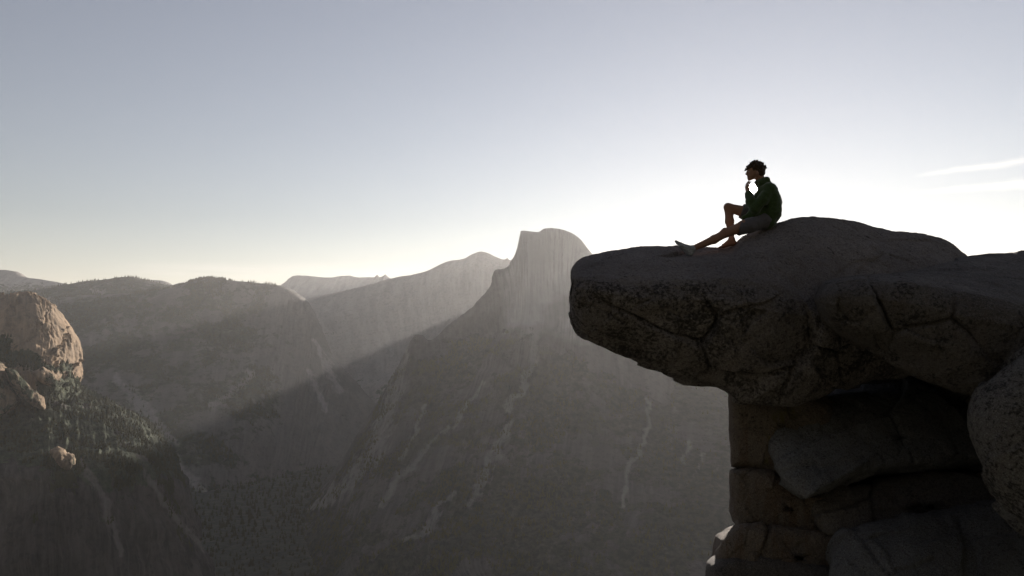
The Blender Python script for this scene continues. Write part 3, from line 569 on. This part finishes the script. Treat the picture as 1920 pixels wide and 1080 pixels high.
# ------------------------------------------------------------------ the person
class Field:
    """signed distance on a box grid, parts blended in one after another"""
    def __init__(f, lo, hi, h):
        f.lo = np.array(lo, float); f.h = h; f.n = np.ceil((np.array(hi) - f.lo) / h).astype(int) + 1
        f.v = np.full(f.n, 0.5, np.float32)
    def _sub(f, lo, hi):
        a = np.clip(np.floor((lo - f.lo) / f.h).astype(int), 0, f.n - 1); b = np.clip(np.ceil((hi - f.lo) / f.h).astype(int) + 1, 1, f.n)
        sl = tuple(slice(x, y) for x, y in zip(a, b))
        ax = [f.lo[k] + f.h * np.arange(a[k], b[k]) for k in range(3)]
        return sl, np.meshgrid(*ax, indexing='ij')
    def blend(f, sl, d, k):
        c = f.v[sl]
        if k <= 0: f.v[sl] = np.minimum(c, d); return
        h = np.clip(0.5 + 0.5 * (c - d) / k, 0, 1); f.v[sl] = c * (1 - h) + d * h - k * h * (1 - h)
    def cone(f, a, b, ra, rb, k=0.03, flat=1.0):
        a, b = np.array(a, float), np.array(b, float); m = max(ra, rb) * max(1, flat) + 0.08
        sl, (X, Y, Z) = f._sub(np.minimum(a, b) - m, np.maximum(a, b) + m); ab = b - a; L = (ab * ab).sum() + 1e-9
        t = np.clip(((X - a[0]) * ab[0] + (Y - a[1]) * ab[1] + (Z - a[2]) * ab[2]) / L, 0, 1)
        d = np.sqrt((X - a[0] - t * ab[0]) ** 2 + ((Y - a[1] - t * ab[1]) / flat) ** 2 + (Z - a[2] - t * ab[2]) ** 2) - (ra + (rb - ra) * t)
        f.blend(sl, d, k)
    def chain(f, pts_, rad, k=0.03, flat=1.0):
        for (p, q), (r0, r1) in zip(zip(pts_[:-1], pts_[1:]), zip(rad[:-1], rad[1:])): f.cone(p, q, r0, r1, k, flat)
    def egg(f, c, ax, tilt=0.0, k=0.02):
        c = np.array(c, float); m = max(ax) + 0.08; sl, (X, Y, Z) = f._sub(c - m, c + m)
        x, y, z = X - c[0], Y - c[1], Z - c[2]; ct, st = math.cos(tilt), math.sin(tilt); x, z = ct * x + st * z, -st * x + ct * z
        q = np.sqrt((x / ax[0]) ** 2 + (y / ax[1]) ** 2 + (z / ax[2]) ** 2)
        f.blend(sl, (q - 1) * min(ax), k)
    def rumple(f, amp, scale, seed):
        near = np.abs(f.v) < 0.05; i = np.argwhere(near); p = f.lo + f.h * i
        f.v[near] += amp * fbm(p + seed, scale, 3)
    def cut(f, n, o):
        """keep what lies on the side of a plane that n points to"""
        X, Y, Z = np.meshgrid(*[f.lo[k] + f.h * np.arange(f.n[k]) for k in range(3)], indexing='ij')
        f.v = np.maximum(f.v, -((X - o[0]) * n[0] + (Y - o[1]) * n[1] + (Z - o[2]) * n[2]))
    def mesh(f):
        v = f.v; s = v < 0
        cn = [(i, j, k) for i in (0, 1) for j in (0, 1) for k in (0, 1)]
        nx, ny, nz = f.n - 1; c8 = sum(s[i:nx + i, j:ny + j, k:nz + k].astype(np.int8) for i, j, k in cn)
        act = (c8 > 0) & (c8 < 8); ids = np.full(act.shape, -1, np.int32); ids[act] = np.arange(act.sum()); ijk = np.argwhere(act)
        val = {c: v[ijk[:, 0] + c[0], ijk[:, 1] + c[1], ijk[:, 2] + c[2]] for c in cn}
        acc = np.zeros((len(ijk), 3)); cnt = np.zeros(len(ijk))
        for ax in range(3):
            for u in (0, 1):
                for w_ in (0, 1):
                    o0 = [u, w_]; o0.insert(ax, 0); o1 = list(o0); o1[ax] = 1
                    p0, p1 = val[tuple(o0)], val[tuple(o1)]; x = (p0 < 0) != (p1 < 0); t = np.where(x, p0 / np.where(x, p0 - p1, 1), 0)
                    for q in range(3): acc[:, q] += np.where(x, t if q == ax else o0[q], 0)
                    cnt += x
        V = f.lo + f.h * (ijk + acc / cnt[:, None])
        Q = []
        for ax in range(3):
            a = [slice(None)] * 3; b = [slice(None)] * 3; a[ax] = slice(0, -1); b[ax] = slice(1, None)
            x = s[tuple(a)] != s[tuple(b)]; flip = s[tuple(a)]
            e = np.argwhere(x); fl = flip[x]; o1, o2 = [q for q in range(3) if q != ax]
            ok = (e[:, o1] > 0) & (e[:, o2] > 0) & (e[:, o1] < f.n[o1] - 1) & (e[:, o2] < f.n[o2] - 1); e, fl = e[ok], fl[ok]
            def at(d1, d2):
                q = e.copy(); q[:, o1] += d1; q[:, o2] += d2; return ids[q[:, 0], q[:, 1], q[:, 2]]
            q = np.stack([at(-1, -1), at(0, -1), at(0, 0), at(-1, 0)], -1)
            if ax == 1: fl = ~fl
            q[~fl] = q[~fl][:, ::-1]; Q.append(q)
        return V, np.concatenate(Q)

D0 = 10.98                                   # distance of the sitter
S = lambda px, py, off=0.0: P(px, py, D0 + off)
heel = hit(1292, 479); heel_off = (heel.y if heel is not None else 10.7) - D0 - 0.03
fo = hit(1362, 466); far_off = min(max((fo.y - D0) if fo is not None else 0.12, 0.05), 0.2)
LO, HI = S(1255, 492, heel_off - 0.35) - 0.05, S(1475, 296, 0.5) + 0.05
near_leg = [S(1431, 414, -.10), S(1396, 424, -.11 + heel_off * .3), S(1361, 437, -.08 + heel_off * .55), S(1339, 449, -.05 + heel_off * .8), S(1299, 466, heel_off)]
far_leg = [S(1432, 412, .10), S(1398, 398, .12), S(1366, 389, .14), S(1368, 415, .13), S(1372, 449, far_off)]
near_arm = [S(1444, 353, -.17), S(1430, 374, -.20), S(1416, 393, -.18), S(1409, 378, -.13), S(1403.5, 364, -.06)]
far_arm = [S(1441, 353, .17), S(1434, 376, .21), S(1424, 396, .22), S(1404, 400, .20), S(1388, 398, .17)]
def hand(f, wrist, knuckle, tip, thumb, side):
    """palm, four jointed fingers of unequal length and a thumb from the side of the palm"""
    wrist, knuckle, tip, thumb, side = map(lambda q: np.array(q, float), (wrist, knuckle, tip, thumb, side))
    for q in (-.5, .5): f.cone(wrist + side * .018 * q * 2, knuckle + side * .026 * q * 2, .024, .021, .012)
    for q, ln in ((-1.5, .86), (-.5, 1.0), (.5, .95), (1.5, .74)):
        a = knuckle + side * .019 * q; mid = a + (tip - knuckle) * .5 * ln + np.array([-.012, 0, .004]); b = a + (tip - knuckle) * ln
        f.chain([a, mid, b], [.010, .0092, .008], .004)
    base = wrist * .6 + knuckle * .4 - side * .03
    f.chain([base, base * .5 + thumb * .5 - side * .008, thumb], [.013, .011, .009], .006)

def person():
    root = bpy.data.objects.new('person', None); COL.objects.link(root); root.location = S(1436, 428)
    tag(root, 'person in green hoodie and grey shorts sitting on the slab, one leg stretched out', 'person')
    skin = plain_mat('skin', (0.26, 0.145, 0.095), 0.6, 60, 0.12, 0.1, 0.002)
    green = plain_mat('green_cloth', (0.034, 0.058, 0.017), 0.95, 90, 0.3, 0.35, 0.004, sheen=0.3)
    grey = plain_mat('grey_cloth', (0.095, 0.09, 0.098), 0.95, 120, 0.2, 0.3, 0.003, sheen=0.15)
    sockm = plain_mat('sock_knit', (0.3, 0.31, 0.33), 0.95, 70, 0.35, 0.3, 0.003)
    hairm = plain_mat('hair', (0.045, 0.026, 0.015), 0.55, 160, 0.4, 0.5, 0.004)
    def add(name, f, mat, label=None):
        V, Q = f.mesh(); o = mesh_obj(name, V - np.array(root.location), Q, mat, parent=root)
        if label: o['label'] = label
        return o
    side = np.array([0, -1.0, 0])
    # body, one continuous surface
    f = Field(LO, HI, 0.0065)
    for q in (-.075, .075):
        f.chain([S(1436, 412, q), S(1445, 396, q), S(1447, 380, q), S(1440, 362, q * 1.3)], [.105, .10, .105, .10], .05)
    f.chain([S(1434, 347), S(1427, 338), S(1420, 328)], [.062, .056, .056], .03)
    f.cone(near_arm[0], far_arm[0], .06, .06, .05)
    tilt = 0.22
    f.egg(S(1416.5, 320), (.096, .076, .106), tilt, .02)
    f.cone(S(1411, 329), S(1405.5, 335), .05, .028, .025)          # jaw and chin
    f.cone(S(1405, 316), S(1404, 319), .03, .026, .02, 1.4)         # brow
    f.chain([S(1402.6, 319.5), S(1399.6, 326.2), S(1401.8, 327.5)], [.010, .0135, .010], .008)   # nose
    f.cone(S(1409, 322), S(1408, 330), .055, .05, .02, 1.1)       # cheeks
    f.cone(S(1402.4, 330.2, -.014), S(1402.4, 330.2, .014), .010, .010, .006); f.cone(S(1403.1, 332.2, -.012), S(1403.1, 332.2, .012), .010, .010, .006)   # lips
    for q in (-1, 1): f.chain([S(1419, 322, .076 * q), S(1420.5, 325, .084 * q), S(1418.5, 328, .078 * q)], [.016, .018, .011], .008)    # ears
    f.chain(near_arm, [.056, .05, .043, .043, .029], .02); f.chain(far_arm, [.056, .05, .043, .043, .029], .02)
    hand(f, S(1403.5, 363, -.06), S(1400.5, 350, -.03), S(1404, 339.5, -.01), S(1406.5, 341, -.055), side)
    hand(f, S(1388, 398, .17), S(1379, 395, .15), S(1370, 393, .13), S(1377, 391, .10), side)
    f.chain(near_leg, [.095, .082, .056, .056, .036], .03); f.chain(far_leg, [.095, .082, .057, .058, .036], .03)
    f.cone(S(1359, 433, -.09 + heel_off * .55), S(1355, 436, -.08 + heel_off * .6), .045, .04, .02)
    f.cone(S(1363.5, 388, .13), S(1364, 392, .13), .048, .045, .02)
    ho = heel_off
    def foot(ankle, heel_, ball, toe, o):
        f.cone(ankle, heel_, .037, .037, .02); f.cone(ankle, ball, .036, .026, .025, 1.25); f.cone(heel_, ball, .034, .027, .02, 1.3)
        d = np.array(toe) - np.array(ball)
        for q, ln, r in ((-1.8, 1.0, .0135), (-.9, .98, .0105), (0, .9, .0098), (.85, .78, .009), (1.65, .64, .009)):
            a = np.array(ball) + side * .019 * q; f.cone(a, a + d * ln, r + .004, r, .008)
    foot(S(1299, 466, ho), S(1293.5, 474.5, ho), S(1276, 460, ho), S(1268, 453, ho), ho)
    foot(S(1372, 449, far_off), S(1376, 456, far_off), S(1357, 461, far_off - .03), S(1349, 464, far_off - .04), far_off)
    add('body', f, skin)
    for q in (-1, 1):
        f = Field(S(1400, 324, -.08) - .03, S(1410, 316, .08) + .03, 0.003); f.egg(S(1404.6, 321.6, .032 * q), (.012, .012, .012)); add('eye', f, plain_mat('eye', (0.25, 0.23, 0.22), 0.3))
    # hoodie
    f = Field(LO, HI, 0.0075)
    for q in (-.085, .085):
        f.chain([S(1440, 415, q), S(1446, 398, q), S(1447, 380, q), S(1440, 362, q * 1.3)], [.118, .125, .128, .122], .05)
    f.cone(near_arm[0], far_arm[0], .08, .08, .05)
    f.chain(near_arm, [.077, .072, .068, .064, .052], .025); f.chain(far_arm, [.077, .070, .062, .058, .046], .025)
    f.chain([S(1424, 401, -.1), S(1408, 405, -.1), S(1396, 408, -.08)], [.08, .055, .035], .05); f.chain([S(1424, 401, .06), S(1408, 404, .06), S(1394, 407, .04)], [.08, .055, .035], .05)
    for q in (-.06, 0, .06): f.cone(S(1437, 338.5, q), S(1428, 343, q * 1.2), .05, .045, .03)          # hood folded behind the neck
    f.chain([S(1430, 338, -.05), S(1421, 342, -.035), S(1419, 343, 0), S(1421, 342, .035), S(1430, 338, .05)], [.028, .028, .028, .028, .028], .03); f.chain([S(1424, 347, 0), S(1429, 343, 0)], [.045, .05], .03)            # collar
    f.chain([S(1431, 358, -.05), S(1424, 374, -.06), S(1416, 390, -.06)], [.072, .08, .075], .05); f.chain([S(1431, 358, .05), S(1424, 374, .06), S(1416, 390, .06)], [.075, .075, .07], .05)
    f.rumple(0.018, 6.0, 4.0); f.rumple(0.007, 17.0, 9.0)
    add('hoodie', f, green)
    # shorts
    f = Field(LO, HI, 0.0075)
    for q in (-.08, .08): f.cone(S(1438, 413, q), S(1432, 414, q), .115, .115, .04)
    f.chain([near_leg[0], S(1404, 423, -.11 + ho * .25), S(1381.5, 431, -.10 + ho * .45)], [.105, .098, .088], .04)
    f.chain([far_leg[0], S(1406, 402, .12), S(1392, 396, .125)], [.115, .112, .104], .04)
    f.rumple(0.014, 9.0, 14.0)
    n_ = (near_leg[0] - near_leg[2]) / np.linalg.norm(near_leg[0] - near_leg[2]); f.cut(n_, S(1381.5, 431, -.1 + ho * .4))
    n_ = far_leg[0] - far_leg[2]; n_ = n_ / np.linalg.norm(n_); f.cut(n_, S(1390, 395, .125))
    add('shorts', f, grey)
    # sock on the stretched foot
    f = Field(S(1262, 486, ho - .1) - .04, S(1306, 445, ho + .1) + .04, 0.005)
    f.cone(S(1299.5, 465.6, ho), S(1293.5, 474.5, ho), .043, .044, .02); f.cone(S(1298, 467, ho), S(1277, 460.5, ho), .042, .034, .025, 1.25); f.cone(S(1293.5, 474.5, ho), S(1277, 460.5, ho), .040, .034, .02, 1.3)
    f.cone(S(1277, 460.5, ho), S(1267.5, 452.4, ho), .034, .017, .02, 1.7)
    f.rumple(0.006, 26.0, 3.0)
    add('sock', f, sockm, 'pale patterned sock on the stretched foot')
    # tousled hair
    f = Field(S(1385, 345, -.2), S(1445, 295, .2), 0.0055)
    f.egg(S(1418.5, 317.5), (.103, .088, .098), tilt, .02); f.egg(S(1424, 322), (.075, .082, .085), tilt, .03)
    n_ = np.array([0.80, 0, 0.60]); f.cut(n_, S(1406.5, 319.5))
    rg = np.random.default_rng(5)
    for k_ in range(120):
        u = rg.uniform(-.5, 2.3); v_ = rg.uniform(-1.1, 1.1)           # angle round the crown, and sideways
        d = np.array([-math.sin(u - .9) * math.cos(v_) , math.sin(v_), math.cos(u - .9) * math.cos(v_)]) * -1
        d = np.array([math.cos(u + .35) * math.cos(v_), math.sin(v_), math.sin(u + .35) * math.cos(v_)])
        c = S(1418, 318); a = c + d * np.array([.085, .072, .085]); tip = c + d * rg.uniform(.100, .124) * np.array([1, .85, 1]) + rg.normal(size=3) * .016
        f.chain([a, (a + tip) / 2 + rg.normal(size=3) * .006, tip], [.020, .014, .006], .012)
    for (x, y, o) in ((1398.5, 318, -.03), (1396.5, 320.5, -.01), (1397, 317, .02), (1401, 312.5, -.02), (1403, 310, .03)):     # locks over the forehead
        f.chain([S(1409, 314, o), S((1409 + x) / 2 - 1, (314 + y) / 2 - 1.5, o), S(x, y, o)], [.024, .017, .005], .01)
    f.rumple(0.012, 38.0, 2.0)
    add('hair', f, hairm)
    return root
person()

# ------------------------------------------------------------------ conifers
def conifer_mesh(seed, tiers, spokes, trunk=True):
    rg = np.random.default_rng(seed); V = []; F = []
    def ringpts(z, r, n, jit): a0 = rg.uniform(0, 6.28); return [(math.cos(a0 + 6.2832 * k / n) * r * rg.uniform(1 - jit, 1 + jit), math.sin(a0 + 6.2832 * k / n) * r * rg.uniform(1 - jit, 1 + jit), z + rg.uniform(-.012, .012)) for k in range(n)]
    if trunk:
        b = len(V); V += [(math.cos(2.1 * k) * .018, math.sin(2.1 * k) * .018, -.06) for k in range(3)] + [(0, 0, .9)]; F += [(b, b + 1, b + 3), (b + 1, b + 2, b + 3), (b + 2, b, b + 3)]
    for i in range(tiers):
        t = i / tiers; z0 = .10 + .86 * t; r = (.155 * (1 - t) ** .8 + .018) * rg.uniform(.75, 1.2); top = min(1.0, z0 + (.5 if i == 0 else .30) * (1 - t) + .05)
        b = len(V); V += ringpts(z0 - .03, r, spokes, .4); V.append((rg.uniform(-.012, .012), rg.uniform(-.012, .012), top))
        F += [(b + k, b + (k + 1) % spokes, b + spokes) for k in range(spokes)]
    return np.array(V), np.array(F)
m, t, b = new_mat('conifer_needles')
oi = t.n('ShaderNodeObjectInfo').outputs['Random']
pos = t.n('ShaderNodeNewGeometry').outputs['Position']
v_ = t.m('ADD', t.m('MULTIPLY', oi, 0.4), t.m('MULTIPLY', t.noise(pos, 0.09, 3.0, 0.6), 0.9))
t.put(b.inputs['Base Color'], t.mix(t.sstep(v_, 0.25, 1.0), (0.022, 0.03, 0.014, 1), (0.075, 0.075, 0.03, 1)))
b.inputs['Roughness'].default_value = 0.9; b.inputs['Specular IOR Level'].default_value = 0.1
tr = t.n('ShaderNodeBsdfTranslucent'); tr.inputs['Color'].default_value = (0.10, 0.082, 0.03, 1); mx = t.n('ShaderNodeMixShader'); mx.inputs[0].default_value = 0.4
t.put(mx.inputs[1], b.outputs[0]); t.put(mx.inputs[2], tr.outputs[0]); t.put(t.t.nodes['Material Output'].inputs['Surface'], mx.outputs[0])
M_tree = m
def spots(g, wv, n, keep, thr=0.45, seed=1):
    rg = np.random.default_rng(seed); v = g.reshape(-1, 3); px, py = project(v); ok = (wv.ravel() > thr) & keep(px, py) & (v[:, 2] > -790) & (fbm(v, 0.012, 3) > -0.06)
    i = np.flatnonzero(ok)
    if len(i) == 0: return np.zeros((0, 3))
    q = v[rg.choice(i, min(n, len(i)), replace=False)]
    return q + np.c_[rg.uniform(-2, 2, (len(q), 2)), np.full(len(q), -.6)]
protos = []
for k in range(6):
    V, F = conifer_mesh(100 + k, 8, 7); me = bpy.data.meshes.new('conifer_tree'); me.from_pydata(V.tolist(), [], F.tolist()); me.materials.append(M_tree); protos.append(me)
lower = spots(bench[0], bench[2], 210, lambda x, y: (x > -5) & (x < 330) & (y > 740) & (y < 885), seed=2)
upper = spots(nd[0], nd[2], 80, lambda x, y: (x > -5) & (x < 150) & (y > 600) & (y < 780), seed=3); front = np.concatenate([lower, upper])
for k, q in enumerate(front):
    o = bpy.data.objects.new('conifer_tree', protos[k % 6]); COL.objects.link(o); o.location = q
    hgt = random.choice((random.uniform(7, 12), random.uniform(11, 22))); o.scale = (hgt * random.uniform(.85, 1.35),) * 2 + (hgt,); o.rotation_euler = (0, 0, random.uniform(0, 6.28))
    if k < len(lower): tag(o, 'dark conifer standing on the wooded bench below the sunlit dome', 'tree', 'conifers on the bench')
    else: tag(o, 'dark conifer growing on the ledges of the sunlit dome itself', 'tree', 'conifers on the ledges of the dome')
def forest(name, where, label, h0, h1, seed):
    rg = np.random.default_rng(seed); kinds = [conifer_mesh(200 + k, 4, 5, False) for k in range(5)]
    VV, FF, base = [], [], 0
    for q in where:
        V, F = kinds[rg.integers(5)]; h = rg.uniform(h0, h1); a = rg.uniform(0, 6.28); wd = h * rg.uniform(.9, 1.5)
        x = V[:, 0] * math.cos(a) - V[:, 1] * math.sin(a); y = V[:, 0] * math.sin(a) + V[:, 1] * math.cos(a)
        VV.append(np.c_[x * wd, y * wd, V[:, 2] * h] + q); FF.append(F + base); base += len(V)
    o = mesh_obj(name, np.concatenate(VV), np.concatenate(FF), M_tree, smooth=False, local=False); tag(o, label, 'forest', kind='stuff')
inview = lambda x, y: (x > -60) & (x < 1980) & (y < 1120)
forest('bench_forest', np.concatenate([spots(bench[0], bench[2], 3200, lambda x, y: (x > -120) & (x < 420) & (y < 900), seed=4), spots(bench[0], bench[2], 700, lambda x, y: (x > -120) & (x < 460) & (y >= 900), .35, seed=5), spots(nd[0], nd[2], 900, inview, .4, seed=6)]), 'dense conifers covering the bench below the sunlit dome', 7, 15, 1)
forest('slope_forest', np.concatenate([spots(hd[0], hd[2], 6500, lambda x, y: inview(x, y) & (x < 1420), .5, seed=7)]), 'scattered forest on the gullied slopes of the great dome', 8, 17, 2)
forest('canyon_forest', np.concatenate([spots(canyon[0], canyon[2], 5000, inview, .5, seed=8), spots(ridge_g[0], ridge_g[2], 1500, inview, .5, seed=9)]), 'forest along the wooded ridges and canyon wall at the left', 16, 26, 3)
rg = np.random.default_rng(12); fx = rg.uniform(0, 1, (3000, 2)); dy = 2500 + 2400 * fx[:, 0] ** 1.2
fl = np.c_[(-0.45 + .45 * fx[:, 1]) * dy, dy, np.full(3000, -796.0)]
forest('valley_forest', fl, 'dark forest on the shaded valley floor', 18, 34, 4)

# ------------------------------------------------------------------ haze
def haze_box():
    x0, x1, y0, y1, z0, z1 = -13800, 13800, -3900, 16200, -2300, 705
    v = [(x, y, z) for z in (z0, z1) for y in (y0, y1) for x in (x0, x1)]
    f = np.array([[0, 2, 3, 1], [4, 5, 7, 6], [0, 1, 5, 4], [2, 6, 7, 3], [0, 4, 6, 2], [1, 3, 7, 5]])
    m = bpy.data.materials.new('haze'); m.use_nodes = True; t = NT(m.node_tree)
    out = t.n('ShaderNodeOutputMaterial'); pv = t.n('ShaderNodeVolumePrincipled')
    pv.inputs['Color'].default_value = (0.95, 0.95, 0.965, 1); pv.inputs['Density'].default_value = HAZE_DENSITY; pv.inputs['Anisotropy'].default_value = HAZE_G
    t.put(out.inputs['Volume'], pv.outputs[0])
    o = mesh_obj('haze', np.array(v, float), f, m, smooth=False, local=False); tag(o, 'thin morning haze filling the valley', 'haze', kind='stuff')
haze_box()
